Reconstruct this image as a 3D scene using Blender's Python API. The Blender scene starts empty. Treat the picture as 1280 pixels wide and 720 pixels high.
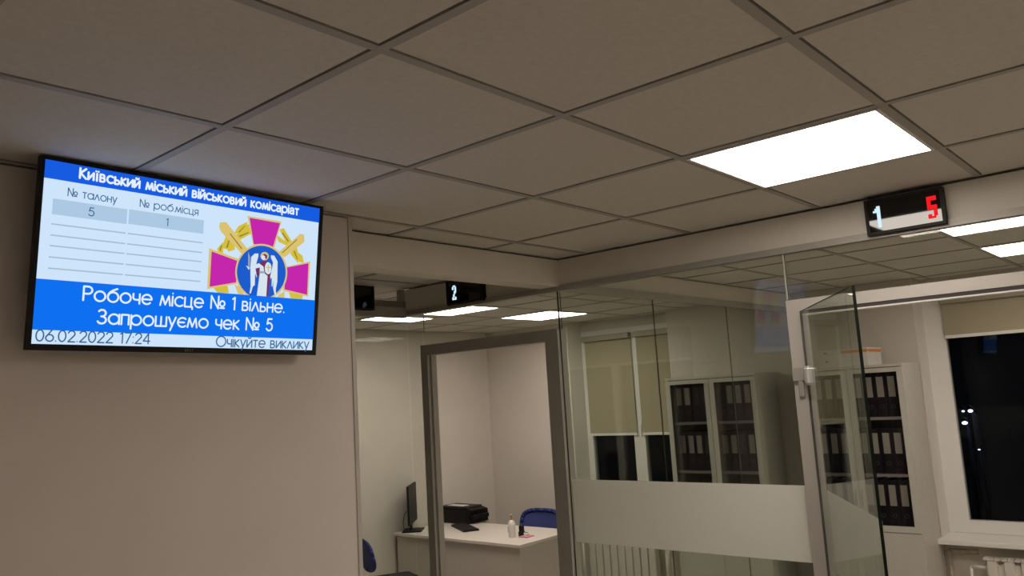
import bpy, bmesh, math, random
from mathutils import Vector, Matrix
random.seed(7)
S = bpy.context.scene
COL = S.collection

# ------------------------------------------------------------------ camera, world, exposure
cam_d = bpy.data.cameras.new('camera'); cam = bpy.data.objects.new('camera', cam_d); COL.objects.link(cam)
YAW, PITCH, ROLL = math.radians(40.835), math.radians(7.650), math.radians(-3.397)
cam_d.sensor_width = 36.0; cam_d.lens = 36.0*1008.34/1280.0; cam_d.clip_start = 0.02; cam_d.clip_end = 300
fw = Vector((math.cos(PITCH)*math.cos(YAW), math.cos(PITCH)*math.sin(YAW), math.sin(PITCH)))
rt = Vector((math.sin(YAW), -math.cos(YAW), 0)); up = rt.cross(fw)
c_, s_ = math.cos(ROLL), math.sin(ROLL)
rt, up = c_*rt + s_*up, -s_*rt + c_*up
M = Matrix((rt, up, -fw)).transposed().to_4x4(); M.translation = Vector((-0.411, -2.386, 1.946))
cam.matrix_world = M
S.camera = cam
S.view_settings.view_transform = 'Standard'; S.view_settings.look = 'None'
S.view_settings.gamma = 1.0; S.view_settings.use_curve_mapping = False
S.view_settings.exposure = 0.0
w = bpy.data.worlds.new('night'); S.world = w; w.use_nodes = True
w.node_tree.nodes['Background'].inputs[0].default_value = (0.004, 0.005, 0.008, 1)
w.node_tree.nodes['Background'].inputs[1].default_value = 0.3

LAMP_POWER = 15.0
LAMP_COL = (1.0, 0.895, 0.79)
CZ = 2.65                     # ceiling height

# ------------------------------------------------------------------ materials
def lin(r, g, b):
    f = lambda c: (c/255/12.92) if c/255 <= .04045 else ((c/255+.055)/1.055)**2.4
    return (f(r), f(g), f(b))
def mat(name, col, rough=.6, metal=0., spec=.5, noise=0., scale=40., bump=0., bscale=200.):
    m = bpy.data.materials.new(name); m.use_nodes = True
    nt = m.node_tree; b = nt.nodes['Principled BSDF']
    b.inputs['Base Color'].default_value = (*col, 1); b.inputs['Roughness'].default_value = rough
    b.inputs['Metallic'].default_value = metal; b.inputs['Specular IOR Level'].default_value = spec
    tc = None
    if noise or bump:
        tc = nt.nodes.new('ShaderNodeTexCoord')
    if noise:
        n = nt.nodes.new('ShaderNodeTexNoise'); n.inputs['Scale'].default_value = scale; n.inputs['Detail'].default_value = 4
        nt.links.new(tc.outputs['Object'], n.inputs['Vector'])
        r = nt.nodes.new('ShaderNodeValToRGB')
        r.color_ramp.elements[0].position = .3; r.color_ramp.elements[1].position = .7
        r.color_ramp.elements[0].color = (*[c*(1-noise) for c in col], 1)
        r.color_ramp.elements[1].color = (*[min(1, c*(1+noise)) for c in col], 1)
        nt.links.new(n.outputs['Fac'], r.inputs[0]); nt.links.new(r.outputs[0], b.inputs['Base Color'])
    if bump:
        n2 = nt.nodes.new('ShaderNodeTexNoise'); n2.inputs['Scale'].default_value = bscale
        nt.links.new(tc.outputs['Object'], n2.inputs['Vector'])
        bp = nt.nodes.new('ShaderNodeBump'); bp.inputs['Strength'].default_value = bump; bp.inputs['Distance'].default_value = .002
        nt.links.new(n2.outputs['Fac'], bp.inputs['Height']); nt.links.new(bp.outputs[0], b.inputs['Normal'])
    return m
def emit(name, col, strength=1.0):
    m = bpy.data.materials.new(name); m.use_nodes = True; nt = m.node_tree; nt.nodes.clear()
    e = nt.nodes.new('ShaderNodeEmission'); o = nt.nodes.new('ShaderNodeOutputMaterial')
    e.inputs[0].default_value = (*col, 1); e.inputs[1].default_value = strength
    nt.links.new(e.outputs[0], o.inputs[0]); return m
def glass(name, tint, refl=1.0):
    """thin architectural glass: straight transmission with a tint plus Fresnel reflection"""
    m = bpy.data.materials.new(name); m.use_nodes = True; nt = m.node_tree; nt.nodes.clear()
    N, L = nt.nodes.new, nt.links.new
    out = N('ShaderNodeOutputMaterial'); mx = N('ShaderNodeMixShader'); tr = N('ShaderNodeBsdfTransparent')
    gl = N('ShaderNodeBsdfGlossy'); fr = N('ShaderNodeFresnel'); ge = N('ShaderNodeNewGeometry'); mr = N('ShaderNodeMapRange')
    mr.inputs['To Min'].default_value = 1.5; mr.inputs['To Max'].default_value = 1/1.5
    L(ge.outputs['Backfacing'], mr.inputs['Value']); L(mr.outputs[0], fr.inputs['IOR'])
    tr.inputs[0].default_value = (*tint, 1); gl.inputs['Roughness'].default_value = 0.0
    gl.inputs[0].default_value = (refl, refl, refl, 1)
    L(fr.outputs[0], mx.inputs[0]); L(tr.outputs[0], mx.inputs[1]); L(gl.outputs[0], mx.inputs[2]); L(mx.outputs[0], out.inputs[0])
    return m
def frosted(name, col, cover):
    m = bpy.data.materials.new(name); m.use_nodes = True; nt = m.node_tree; nt.nodes.clear()
    N, L = nt.nodes.new, nt.links.new
    out = N('ShaderNodeOutputMaterial'); d = N('ShaderNodeBsdfDiffuse'); t = N('ShaderNodeBsdfTranslucent')
    tr = N('ShaderNodeBsdfTransparent'); m1 = N('ShaderNodeMixShader'); m2 = N('ShaderNodeMixShader')
    d.inputs[0].default_value = (*col, 1); t.inputs[0].default_value = (*col, 1); tr.inputs[0].default_value = (.9, .92, .88, 1)
    m1.inputs[0].default_value = .45; m2.inputs[0].default_value = cover
    L(d.outputs[0], m1.inputs[1]); L(t.outputs[0], m1.inputs[2]); L(tr.outputs[0], m2.inputs[1]); L(m1.outputs[0], m2.inputs[2]); L(m2.outputs[0], out.inputs[0])
    return m

WALL = mat('wall paint', (.60, .55, .49), .75, noise=.03, scale=3, bump=.25, bscale=260)
WALLTV = mat('hall wall paint', (.70, .63, .58), .75, noise=.03, scale=3, bump=.25, bscale=260)
WALLW = mat('white reveal paint', (.72, .68, .62), .6, noise=.02, scale=4)
TILE = mat('ceiling tile', (.60, .565, .515), .9, noise=.04, scale=60, bump=.3, bscale=500)
TBAR = mat('ceiling grid bar', (.36, .335, .30), .6)
VOID = mat('ceiling void', (.02, .02, .02), 1)
FLOORM = mat('floor laminate', (.60, .54, .47), .45, noise=.12, scale=6)
PLASTER = mat('bulkhead plaster', (.73, .68, .60), .8, noise=.03, scale=5)
ALU = mat('grey aluminium profile', (.40, .375, .33), .45, metal=.15, noise=.04, scale=30)
ALULIGHT = mat('light aluminium profile', (.54, .505, .46), .4, metal=.1)
RUBBER = mat('dark rubber gasket', (.05, .04, .04), .7)
STEEL = mat('brushed steel', (.85, .84, .82), .35, metal=.6)
GLASS = glass('clear partition glass', (.945, .965, .94), .6)
GLASSLOW = glass('anti-glare partition glass', (.945, .965, .94), .12)
GLASSEDGE = mat('dark green glass edge', (.008, .013, .010), .6, spec=.15)
EDGEMID = mat('olive glass edge', (.10, .10, .075), .5, spec=.2)
EDGEGLINT = mat('pale glint glass edge', (.50, .50, .45), .2)  # pale tone paints the lamp's bright reflection into the pane edge
FROST = frosted('frosted film', (.93, .92, .88), .97)
PANE = glass('window pane', (.8, .82, .84), .35)
SMOKED = glass('smoked cabinet glass', (.86, .85, .85), .6)
WHITEP = mat('white plastic', (.74, .72, .68), .45)
CREAM = mat('cream plastic', (.55, .52, .46), .5)
BLIND = mat('beige blind fabric', (.37, .325, .225), .9, noise=.06, scale=150)
CASSETTE = mat('blind cassette', (.33, .29, .22), .6)
BLACK = mat('black plastic', (.008, .007, .007), .5, spec=.25, noise=.15, scale=50)
BLACKGLOSS = mat('black gloss', (.003, .003, .003), .04)
DARKGREY = mat('dark grey plastic', (.022, .018, .018), .55, spec=.3, noise=.1, scale=60)
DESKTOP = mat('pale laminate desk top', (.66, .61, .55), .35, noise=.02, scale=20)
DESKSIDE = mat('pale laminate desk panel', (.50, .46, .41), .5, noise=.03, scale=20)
CABW = mat('pale grey cabinet laminate', (.52, .49, .44), .5, noise=.03, scale=15)
CABIN = mat('cabinet interior', (.10, .09, .09), .8)
SHELFM = mat('cabinet shelf', (.50, .47, .43), .5)
BINDER = mat('dark navy binder cover', (.014, .010, .022), .45, noise=.2, scale=40)
PAPER = mat('paper label', (.62, .59, .51), .7, noise=.04, scale=40)
RING = mat('binder finger ring', (.16, .15, .16), .35, metal=.6)
BLUEF = mat('blue chair plastic', (.012, .025, .17), .5, noise=.08, scale=60)
BLUEM = mat('blue chair mesh', (.045, .06, .22), .8, noise=.15, scale=300)
SEATB = mat('black seat fabric', (.014, .012, .013), .9, noise=.2, scale=120)
CARTON = mat('white carton', (.66, .62, .56), .7, noise=.03, scale=20)
ORANGE = mat('orange print', (.62, .25, .03), .7)
RADW = mat('white radiator enamel', (.66, .62, .55), .4)
PIPEM = mat('old brown pipe paint', (.30, .25, .19), .7, noise=.2, scale=25)
TAN = mat('tan pump', (.55, .33, .14), .5)
PINK = mat('pink note paper', (.62, .14, .24), .7)
LAMPM = emit('lamp diffuser', LAMP_COL, LAMP_POWER)
STREET = emit('street lamp glow', (.55, .6, 1.0), 30)
ASPHALT = mat('night ground', (.02, .02, .02), .9, noise=.2, scale=1)

# ------------------------------------------------------------------ mesh helpers
class B:
    def __init__(s): s.bm = bmesh.new()
    def _bev(s, vs, bev):
        if bev:
            es = list({e for v in vs for e in v.link_edges})
            bmesh.ops.bevel(s.bm, geom=es, offset=bev, segments=2, affect='EDGES', profile=.6)
    def box(s, x0, x1, y0, y1, z0, z1, mi=0, bev=0, mx=None):
        vs = [s.bm.verts.new((x, y, z)) for x in (x0, x1) for y in (y0, y1) for z in (z0, z1)]
        if mx is not None:
            for v in vs: v.co = mx @ v.co
        for q in ((0, 1, 3, 2), (4, 6, 7, 5), (0, 4, 5, 1), (2, 3, 7, 6), (0, 2, 6, 4), (1, 5, 7, 3)):
            f = s.bm.faces.new([vs[i] for i in q]); f.material_index = mi
        s._bev(vs, bev); return s
    def quad(s, pts, mi=0):
        f = s.bm.faces.new([s.bm.verts.new(p) for p in pts]); f.material_index = mi; return s
    def cyl(s, p0, p1, r0, r1=None, seg=20, mi=0, cap=True):
        r1 = r0 if r1 is None else r1
        p0, p1 = Vector(p0), Vector(p1); d = (p1-p0).normalized()
        a = d.orthogonal().normalized(); b = d.cross(a)
        rings = []
        for p, r in ((p0, r0), (p1, r1)):
            rings.append([s.bm.verts.new(p + r*(math.cos(t)*a + math.sin(t)*b)) for t in [2*math.pi*i/seg for i in range(seg)]])
        for i in range(seg):
            j = (i+1) % seg
            f = s.bm.faces.new((rings[0][i], rings[0][j], rings[1][j], rings[1][i])); f.material_index = mi; f.smooth = True
        if cap:
            f = s.bm.faces.new(rings[0][::-1]); f.material_index = mi
            f = s.bm.faces.new(rings[1]); f.material_index = mi
        return s
    def lathe(s, prof, c=(0, 0, 0), seg=24, mi=0):
        c = Vector(c); rings = []
        for r, z in prof:
            rings.append([s.bm.verts.new(c + Vector((r*math.cos(2*math.pi*i/seg), r*math.sin(2*math.pi*i/seg), z))) for i in range(seg)])
        for a, b in zip(rings, rings[1:]):
            for i in range(seg):
                j = (i+1) % seg
                f = s.bm.faces.new((a[i], a[j], b[j], b[i])); f.material_index = mi; f.smooth = True
        s.bm.faces.new(rings[0][::-1]).material_index = mi; s.bm.faces.new(rings[-1]).material_index = mi
        return s
    def tube(s, pts, r, seg=10, mi=0):
        for a, b in zip(pts, pts[1:]): s.cyl(a, b, r, r, seg, mi)
        return s
    def prism(s, pts, h, axis='z', base=0., mi=0, bev=0):
        """pts: 2-D outline (counter-clockwise) extruded by h along the axis"""
        def co(p, t):
            return {'z': (p[0], p[1], t), 'x': (t, p[0], p[1]), 'y': (p[0], t, p[1])}[axis]
        lo = [s.bm.verts.new(co(p, base)) for p in pts]; hi = [s.bm.verts.new(co(p, base+h)) for p in pts]
        n = len(pts)
        s.bm.faces.new(lo[::-1]).material_index = mi; s.bm.faces.new(hi).material_index = mi
        for i in range(n):
            s.bm.faces.new((lo[i], lo[(i+1) % n], hi[(i+1) % n], hi[i])).material_index = mi
        s._bev(lo+hi, bev); return s
def obj(name, b, mats, parent=None, local=False, recalc=True):
    bm = b.bm
    if recalc: bmesh.ops.recalc_face_normals(bm, faces=bm.faces)
    me = bpy.data.meshes.new(name)
    if parent is not None and not local:
        off = Vector((0, 0, 0)); q = parent
        while q is not None: off += q.location; q = q.parent
        bmesh.ops.translate(bm, verts=bm.verts, vec=-off)
    bm.to_mesh(me); bm.free()
    o = bpy.data.objects.new(name, me); COL.objects.link(o)
    for m in (mats if isinstance(mats, (list, tuple)) else [mats]): me.materials.append(m)
    if parent is not None: o.parent = parent
    return o
def tag(o, label, cat, group=None, kind=None):
    o['label'] = label; o['category'] = cat
    if group: o['group'] = group
    if kind: o['kind'] = kind
    return o
def thing(name, label, cat, loc=(0, 0, 0), group=None, rot=None):
    o = bpy.data.objects.new(name, None); COL.objects.link(o); o.empty_display_size = .05
    o.location = loc
    if rot is not None: o.rotation_euler = rot
    return tag(o, label, cat, group)
def struct(name, b, mats, parent=None):
    o = obj(name, b, mats, parent); o['kind'] = 'structure'; return o
def sroot(name, loc=(0, 0, 0)):
    o = bpy.data.objects.new(name, None); COL.objects.link(o); o.location = loc; o.empty_display_size = .05
    o['kind'] = 'structure'; return o
def copy_tree(o, parent=None):
    c = o.copy(); COL.objects.link(c)
    if parent is not None: c.parent = parent
    for ch in list(o.children): copy_tree(ch, c)
    return c

# ------------------------------------------------------------------ the setting
struct('floor', B().box(-3.7, 6.6, -6.1, 3.8, -.1, 0), FLOORM)

def ceiling(x0, x1, y0, y1, gx, gy, lights=()):
    """suspended tile ceiling: pale tiles, flush grid bars and a thin dark gap on one side of each bar"""
    b = B(); bw = .012; gap = .005
    def lines(a0, a1, g):
        k = math.ceil((a0-g)/.6 - 1e-6); r = []
        while g+.6*k <= a1+1e-6: r.append(g+.6*k); k += 1
        return r
    xs, ys = lines(x0, x1, gx), lines(y0, y1, gy)
    for x in xs:
        if x-bw > x0 and x+bw < x1: b.box(x-bw, x+bw, y0, y1, CZ, CZ+.03, 1)
    for y in ys:
        if y-bw > y0 and y+bw < y1: b.box(x0, x1, y-bw, y+bw, CZ+.0004, CZ+.03, 1)
    ex = [x0]+[x for x in xs if x0 < x < x1]+[x1]; ey = [y0]+[y for y in ys if y0 < y < y1]+[y1]
    for a, c in zip(ex, ex[1:]):
        for d, e in zip(ey, ey[1:]):
            if any(abs((a+c)/2-lx) < .2 and abs((d+e)/2-ly) < .2 for lx, ly in lights): continue
            xa = a+(bw if a != x0 else 0); xb = c-(bw+gap if c != x1 else 0)
            ya = d+(bw if d != y0 else 0); yb = e-(bw+gap if e != y1 else 0)
            if xb-xa < .01 or yb-ya < .01: continue
            b.box(xa, xb, ya, yb, CZ+.003, CZ+.018, 0)
    b.box(x0, x1, y0, y1, CZ+.06, CZ+.08, 2)
    return struct('ceiling', b, [TILE, TBAR, VOID])
HALL_L = [(2.1, -1.5), (2.1, -3.9), (-.3, -3.9)]
A_L = [(4.05, 2.14), (5.25, 2.14)]
B_L = [(4.03, -1.69), (5.23, -1.69), (4.03, -4.09)]
ceiling(-3.6, 2.935, -6, .175, 0, 0, HALL_L)
ceiling(-3.6, 2.935, .178, 3.68, 0, 0)
ceiling(2.945, 6.42, .22, 3.68, .15, .04, A_L)
ceiling(2.945, 6.42, -6, .215, .13, -.19, B_L)

struct('wall_left', B().box(-3.6, 1.432, 0, .12, 0, CZ-.008), WALLTV)
struct('trim_1', B().box(1.432, 1.449, -.004, .12, 0, CZ-.008).box(-3.6, 1.50, -.012, .0, CZ-.004, CZ-.001), ALULIGHT)
struct('wall_far', B().box(-3.6, 6.5, 3.68, 3.8, 0, CZ+.08), WALL)
struct('wall_right', B().box(-3.6, 6.5, -6.12, -6, 0, CZ+.08), WALL)
struct('wall_behind', B().box(-3.72, -3.6, -6.12, 3.8, 0, CZ+.08), WALL)
NA, NB = (1.40, 2.56), (-2.6, -.70)         # window niches along y
wb = B()
XW = 6.12
for y0, y1 in ((-6, NB[0]), (NB[1], NA[0]), (NA[1], 3.68)): wb.box(XW, 6.5, y0, y1, 0, CZ+.08)
for y0, y1 in (NA, NB):
    wb.box(XW+.04, 6.5, y0, y1, 0, .72)
    wb.box(6.34, 6.5, y0, y1, 2.56, CZ+.08)
struct('wall_back', wb, WALL)
rv = B()
for y0, y1 in (NA, NB):
    rv.box(XW-.002, 6.35, y1-.004, y1, .72, CZ); rv.box(XW-.002, 6.35, y0, y0+.004, .72, CZ)
struct('trim_2', rv, WALLW)
# plaster bulkheads over the glass partitions, each with a grey rail under it
struct('trim_3', B().box(1.449, 2.94, .18, .30, 2.505, CZ-.006), PLASTER)
struct('trim_4', B().box(2.94, 3.04, -6, 1.405, 2.51, CZ-.006), PLASTER)
struct('trim_5', B().box(3.04, XW, .22, .32, 2.535, CZ-.004), PLASTER)

# window_1 (behind the left office) and window_2 (far right)
def window(n, y0, y1, mull, knob):
    r = sroot('window_%d' % n, (6.36, (y0+y1)/2, .76))
    b = B(); x0, x1 = 6.35, 6.41; kr = .07 if n == 1 else .142
    b.box(x0, x1, y0, y0+.07, .76, 2.56).box(x0, x1, y1-kr, y1, .76, 2.56)
    b.box(x0, x1, y0+.07, y1-kr, .76, .85).box(x0, x1, y0+.07, y1-kr, 2.49, 2.56)
    edges = [y0+.07]
    for a, c in mull:
        b.box(x0-.01, x1, a, c, .85, 2.49); edges += [a, c]
    edges.append(y1-kr)
    f = obj('window_frame', b, WHITEP, r)
    for a, c in zip(edges[::2], edges[1::2]):
        obj('pane', B().box(6.378, 6.384, a, c, .85, 2.49), PANE, r)
    if knob: obj('handle', B().box(6.325, 6.34, knob-.012, knob+.012, 1.58, 1.64, bev=.003).box(6.315, 6.33, knob-.008, knob+.008, 1.50, 1.61, bev=.003), WHITEP, r)
    obj('window_sill', B().box(6.03, 6.36, y0-(.0 if n == 1 else .1), y1+(.0 if n == 1 else .03), .722, .758, bev=.006), WHITEP, r)
    return r
window(1, NA[0], NA[1], [(1.87, 1.995)], 1.90)
window(2, NB[0], NB[1], [(-1.75, -1.67)], None)

# door_1: frame of the left doorway; door_2: frame with the opened glass leaf
PX0, PX1 = 2.925, 3.0
d1 = sroot('door_1', (2.94, .73, 0))
obj('door_frame', B().box(PX0, PX1, 1.205, 1.262, 0, 2.285).box(PX0, PX1, .205, .29, 0, 2.285)
    .box(PX0, PX1, .29, 1.205, 2.222, 2.285).box(PX0+.02, PX1-.02, 1.19, 1.205, 0, 2.222).box(PX0+.02, PX1-.02, .29, .30, 0, 2.222), ALU, d1)
d2 = sroot('door_2', (2.94, -1.06, 0))
obj('door_frame', B().box(PX0, PX1, -1.09, -1.03, 0, 2.28).box(PX0, PX1, -2.12, -2.06, 0, 2.28)
    .box(PX0, PX1, -2.06, -1.09, 2.232, 2.28), ALULIGHT, d2)
obj('gasket', B().box(PX0+.004, PX1-.004, -2.06, -1.09, 2.217, 2.232), RUBBER, d2)
obj('frame_lip', B().box(PX0, PX1-.03, -2.06, -1.09, 2.211, 2.217), WHITEP, d2)
H0 = Vector((2.925, -1.088, 0)); ang = math.atan2(-1.551+1.088, 2.186-2.925); DL = math.hypot(-1.551+1.088, 2.186-2.925)
MXD = Matrix.Translation(H0) @ Matrix.Rotation(ang, 4, 'Z')
def glass_box(x0, x1, y0, y1, z0, z1, mx=None, thin='y'):
    """pane with clear faces (slot 0) and dark green edges (slot 1)"""
    b = B().box(x0, x1, y0, y1, z0, z1)
    b.bm.normal_update()
    bmesh.ops.recalc_face_normals(b.bm, faces=b.bm.faces)
    k = {'x': 0, 'y': 1}[thin]
    for f in b.bm.faces:
        f.material_index = 0 if abs(f.normal[k]) > .9 else 1
    if mx is not None:
        for v in b.bm.verts: v.co = mx @ v.co
    return b
leaf = obj('door_leaf', glass_box(.012, DL, -.005, .005, .012, 2.228, MXD), [GLASS, GLASSEDGE], d2)
leaf['label'] = 'clear glass door leaf standing open with a frosted band'
fb = B().box(.014, DL-.004, .0055, .0065, 1.20, 1.51, mx=MXD)
obj('frosted_band', fb, FROST, leaf)
for z in (1.96, .28):
    obj('hinge', B().box(.02, .05, -.016, .016, z-.03, z+.03, mx=MXD, bev=.003).box(.058, .078, -.016, .016, z-.03, z+.03, mx=MXD, bev=.003)
        .cyl(MXD @ Vector((.008, 0, z-.04)), MXD @ Vector((.008, 0, z+.04)), .009), STEEL, leaf)
    obj('hinge_plate', B().box(2.905, 2.925, -1.085, -1.035, z-.02, z+.035, bev=.002).box(2.907, 2.925, -1.075, -1.055, z-.085, z-.02, bev=.003), ALU, d2)

# ------------------------------------------------------------------ glass partitions
gp = thing('glass_partition', 'frameless glass partition wall with a frosted band, between the doorway and the opened glass door', 'partition', (2.94, -.4, 0))
def panel(par, *a, edge=None, **k): return obj('glass_panel', glass_box(*a, **k), [GLASS, edge or EDGEMID], par)
pk = panel(gp, 2.945, 2.955, -1.03, .203, 0, 2.482, thin='x', edge=GLASSEDGE)
obj('frosted_band', B().box(2.9435, 2.9445, -1.028, .185, 1.20, 1.51), FROST, pk)
t1 = panel(gp, 2.945, 2.955, .207, 1.25, 2.287, 2.482, thin='x', edge=EDGEGLINT)
t2 = panel(gp, 2.945, 2.955, -3.4, -1.035, 2.282, 2.482, thin='x')
obj('glass_panel', glass_box(2.946, 2.954, 1.266, 1.396, 0, 2.482, thin='x'), [GLASSLOW, GLASSLOW], gp)
panel(gp, 2.945, 2.955, -3.4, -2.13, 0, 2.278, thin='x')
obj('top_rail', B().box(2.928, 2.985, -6, 1.405, 2.482, 2.51), ALU, gp)
obj('seam_glint', B().box(2.944, 2.956, -1.035, -1.028, 2.285, 2.48), ALULIGHT, gp)  # pale strip standing in for the bright reflection along the panel seam
gi = thing('glass_partition', 'clear glass partition running back between the two offices, three joined panels', 'partition', (4.5, .22, 0))
for a, c in ((3.0, 3.938), (3.942, 4.932), (4.936, 6.1)):
    panel(gi, a, c, .224, .230, 0, 2.492, thin='y')
obj('top_rail', B().box(2.985, XW, .205, .255, 2.492, 2.535), ALU, gi)
gl_ = thing('glass_partition', 'clear glass screen left of the doorway, its dark rail carrying the blank display', 'partition', (2.4, 1.4, 0))
obj('glass_panel', glass_box(1.6, 2.944, 1.397, 1.403, 0, 2.468, thin='y'), [GLASSLOW, GLASSLOW], gl_)
obj('top_rail', B().box(1.6, 2.925, 1.375, 1.42, 2.468, 2.53, 0).box(1.6, 2.925, 1.38, 1.415, 2.53, 2.57, 1), [ALU, mat('darker grey profile', (.22, .20, .17), .6)], gl_)  # upper strip of the rail is a darker grey than the lower
obj('corner_post', B().box(2.89, 2.925, 1.385, 1.42, 2.57, CZ-.006), ALU, gl_)

# ------------------------------------------------------------------ ceiling lights
def light(cx, cy, label, group='square ceiling light panels', half=.3):
    t = thing('ceiling_light', label, 'ceiling light', (cx, cy, CZ), group)
    b = B(); o = .288; s = .278; oy = half-.012; sy = half-.022
    b.box(cx-o, cx+o, cy-oy, cy-sy, CZ-.004, CZ+.02).box(cx-o, cx+o, cy+sy, cy+oy, CZ-.004, CZ+.02)
    b.box(cx-o, cx-s, cy-sy, cy+sy, CZ-.004, CZ+.02).box(cx+s, cx+o, cy-sy, cy+sy, CZ-.004, CZ+.02)
    obj('light_frame', b, WHITEP, t)
    obj('diffuser', B().box(cx-s, cx+s, cy-sy, cy+sy, CZ-.002, CZ+.01), LAMPM, t)
    return t
light(*HALL_L[0], 'large lit square ceiling panel, the biggest light, above the red number display')
for q, pos in zip(HALL_L[1:], ('behind the viewer near the glass wall', 'overhead behind the viewer')):
    light(*q, 'unseen square ceiling panel added for light, ' + pos)  # both panels are unseen, added to light the hall
light(*A_L[0], 'lit square ceiling panel seen just under the display showing 2')
light(*A_L[1], 'lit square ceiling panel seen through the glass corner, right of the doorway top')
light(4.07, 2.785, 'narrow lit ceiling panel half hidden behind the dark rail, nearest the far wall', half=.165)
light(*B_L[0], 'lit ceiling panel at the right picture edge, just below the red number display')
light(*B_L[1], 'lit ceiling panel at the right picture edge, lower and nearest the window')
light(*B_L[2], 'unseen ceiling panel added to light the right office, outside the picture near the glass')  # unseen panel, added for the light it gives

# ------------------------------------------------------------------ stroke lettering
def arc(cx, cy, rx, ry, a0, a1, n=14):
    return [(cx+rx*math.cos(math.radians(a0+(a1-a0)*i/n)), cy+ry*math.sin(math.radians(a0+(a1-a0)*i/n))) for i in range(n+1)]
XH = .72; R = XH/2
def dot(x, y): return [(x, y), (x+.001, y+.001)]
G = {
 'К': (.62, [[(0, 0), (0, 1)], [(.58, 1), (.05, .52), (.62, 0)]]),
 'Р': (.56, [[(0, 0), (0, 1), (.28, 1)]+arc(.28, .74, .28, .26, 90, -90)+[(0, .48)]]),
 'З': (.55, [arc(.25, .76, .25, .24, 150, -90)+[(.2, .52)], [(.2, .52)]+arc(.25, .26, .29, .26, 90, -155)]),
 'О': (.98, [arc(.49, .5, .49, .5, 0, 360, 28)]),
 'о': (.72, [arc(R, R, R, R, 0, 360, 22)]),
 'а': (.72, [arc(R, R, R, R, 0, 360, 22), [(XH, 0), (XH, XH)]]),
 'ӑ': (.56, [arc(.27, .48, .25, .24, 155, 0, 8)+[(.52, 0)], [(.52, .42), (.22, .38)]+arc(.2, .2, .19, .19, 90, 270, 8)+[(.34, .04), (.52, .16)]]),
 'б': (.70, [arc(R, R, R, R, 0, 360, 22), arc(.5, .36, .5, .5, 180, 120, 5)+[(.38, .88), (.62, .98)]]),
 'в': (.50, [[(0, 0), (0, XH), (.24, XH)]+arc(.24, .55, .17, .17, 90, -90, 8)+[(0, .38)], [(.24, .38)]+arc(.27, .19, .20, .19, 90, -90, 8)+[(0, 0)]]),
 'е': (.70, [[(.02, R), (.70, R)]+arc(R, R, .35, R, 0, 315, 18)]),
 'є': (.60, [arc(R, R, R, R, 48, 312, 18), [(0.02, R), (.50, R)]]),
 'с': (.60, [arc(R, R, R, R, 48, 312, 18)]),
 'и': (.54, [[(0, XH), (0, 0), (.54, XH), (.54, 0)]]),
 'й': (.54, [[(0, XH), (0, 0), (.54, XH), (.54, 0)], arc(.27, 1.0, .14, .12, 190, 350, 6)]),
 'і': (.02, [[(0, 0), (0, XH)], dot(0, .95)]),
 'ї': (.24, [[(.12, 0), (.12, XH)], dot(0, .95), dot(.24, .95)]),
 'к': (.46, [[(0, 0), (0, XH)], [(.43, XH), (.04, .38), (.46, 0)]]),
 'л': (.58, [[(0, 0), (.29, XH), (.58, 0)]]),
 'м': (.74, [[(0, 0), (.12, XH), (.37, .05), (.62, XH), (.74, 0)]]),
 'н': (.50, [[(0, 0), (0, XH)], [(.5, 0), (.5, XH)], [(0, .38), (.5, .38)]]),
 'п': (.50, [[(0, 0), (0, XH), (.5, XH), (.5, 0)]]),
 'р': (.72, [arc(R, R, R, R, 0, 360, 22), [(0, -.3), (0, XH)]]),
 'т': (.46, [[(0, XH), (.46, XH)], [(.23, 0), (.23, XH)]]),
 'у': (.54, [[(0, XH), (.28, .02)], [(.54, XH), (.14, -.3)]]),
 'ц': (.58, [[(0, XH), (0, 0), (.5, 0), (.5, XH)], [(.5, 0), (.6, 0), (.6, -.18)]]),
 'ч': (.46, [[(.46, 0), (.46, XH)], [(0, XH), (0, .45)]+arc(.2, .45, .2, .17, 180, 270, 6)+[(.46, .28)]]),
 'ш': (.80, [[(0, XH), (0, 0), (.8, 0), (.8, XH)], [(.4, 0), (.4, XH)]]),
 'ь': (.46, [[(0, XH), (0, 0), (.25, 0)]+arc(.25, .2, .21, .2, -90, 90, 8)+[(0, .4)]]),
 'я': (.48, [[(.48, 0), (.48, XH), (.22, XH)]+arc(.22, .52, .2, .2, 90, 270, 8)+[(.48, .32)], [(.26, .32), (0, 0)]]),
 '0': (.56, [arc(.28, .5, .28, .5, 0, 360, 22)]),
 '1': (.20, [[(0, .86), (.17, 1), (.17, 0)]]),
 '2': (.54, [arc(.27, .73, .26, .27, 165, -30, 10)+[(.02, 0), (.54, 0)]]),
 '4': (.58, [[(.44, 0), (.44, 1), (0, .26), (.58, .26)]]),
 '5': (.54, [[(.48, 1), (.14, 1), (.07, .56)]+arc(.26, .33, .28, .33, 120, -150, 12)]),
 '6': (.58, [arc(.29, .3, .29, .3, 0, 360, 20), [(.05, .44), (.42, 1)]]),
 '7': (.54, [[(0, 1), (.54, 1), (.16, 0)]]),
 '№': (1.15, [[(0, 0), (0, 1), (.6, 0), (.6, 1)], arc(.93, .42, .2, .22, 0, 360, 16), [(.76, .06), (1.10, .06)]]),
 '.': (.04, [dot(.02, .03)]), ':': (.04, [dot(.02, .06), dot(.02, .62)]), ' ': (.32, []),
}
def text_strokes(s, track=.20):
    x = 0; out = []
    for ch in s:
        wd, st = G[ch]
        for p in st: out.append([(x+a, y) for a, y in p])
        x += wd + track
    return out, x - track
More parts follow.
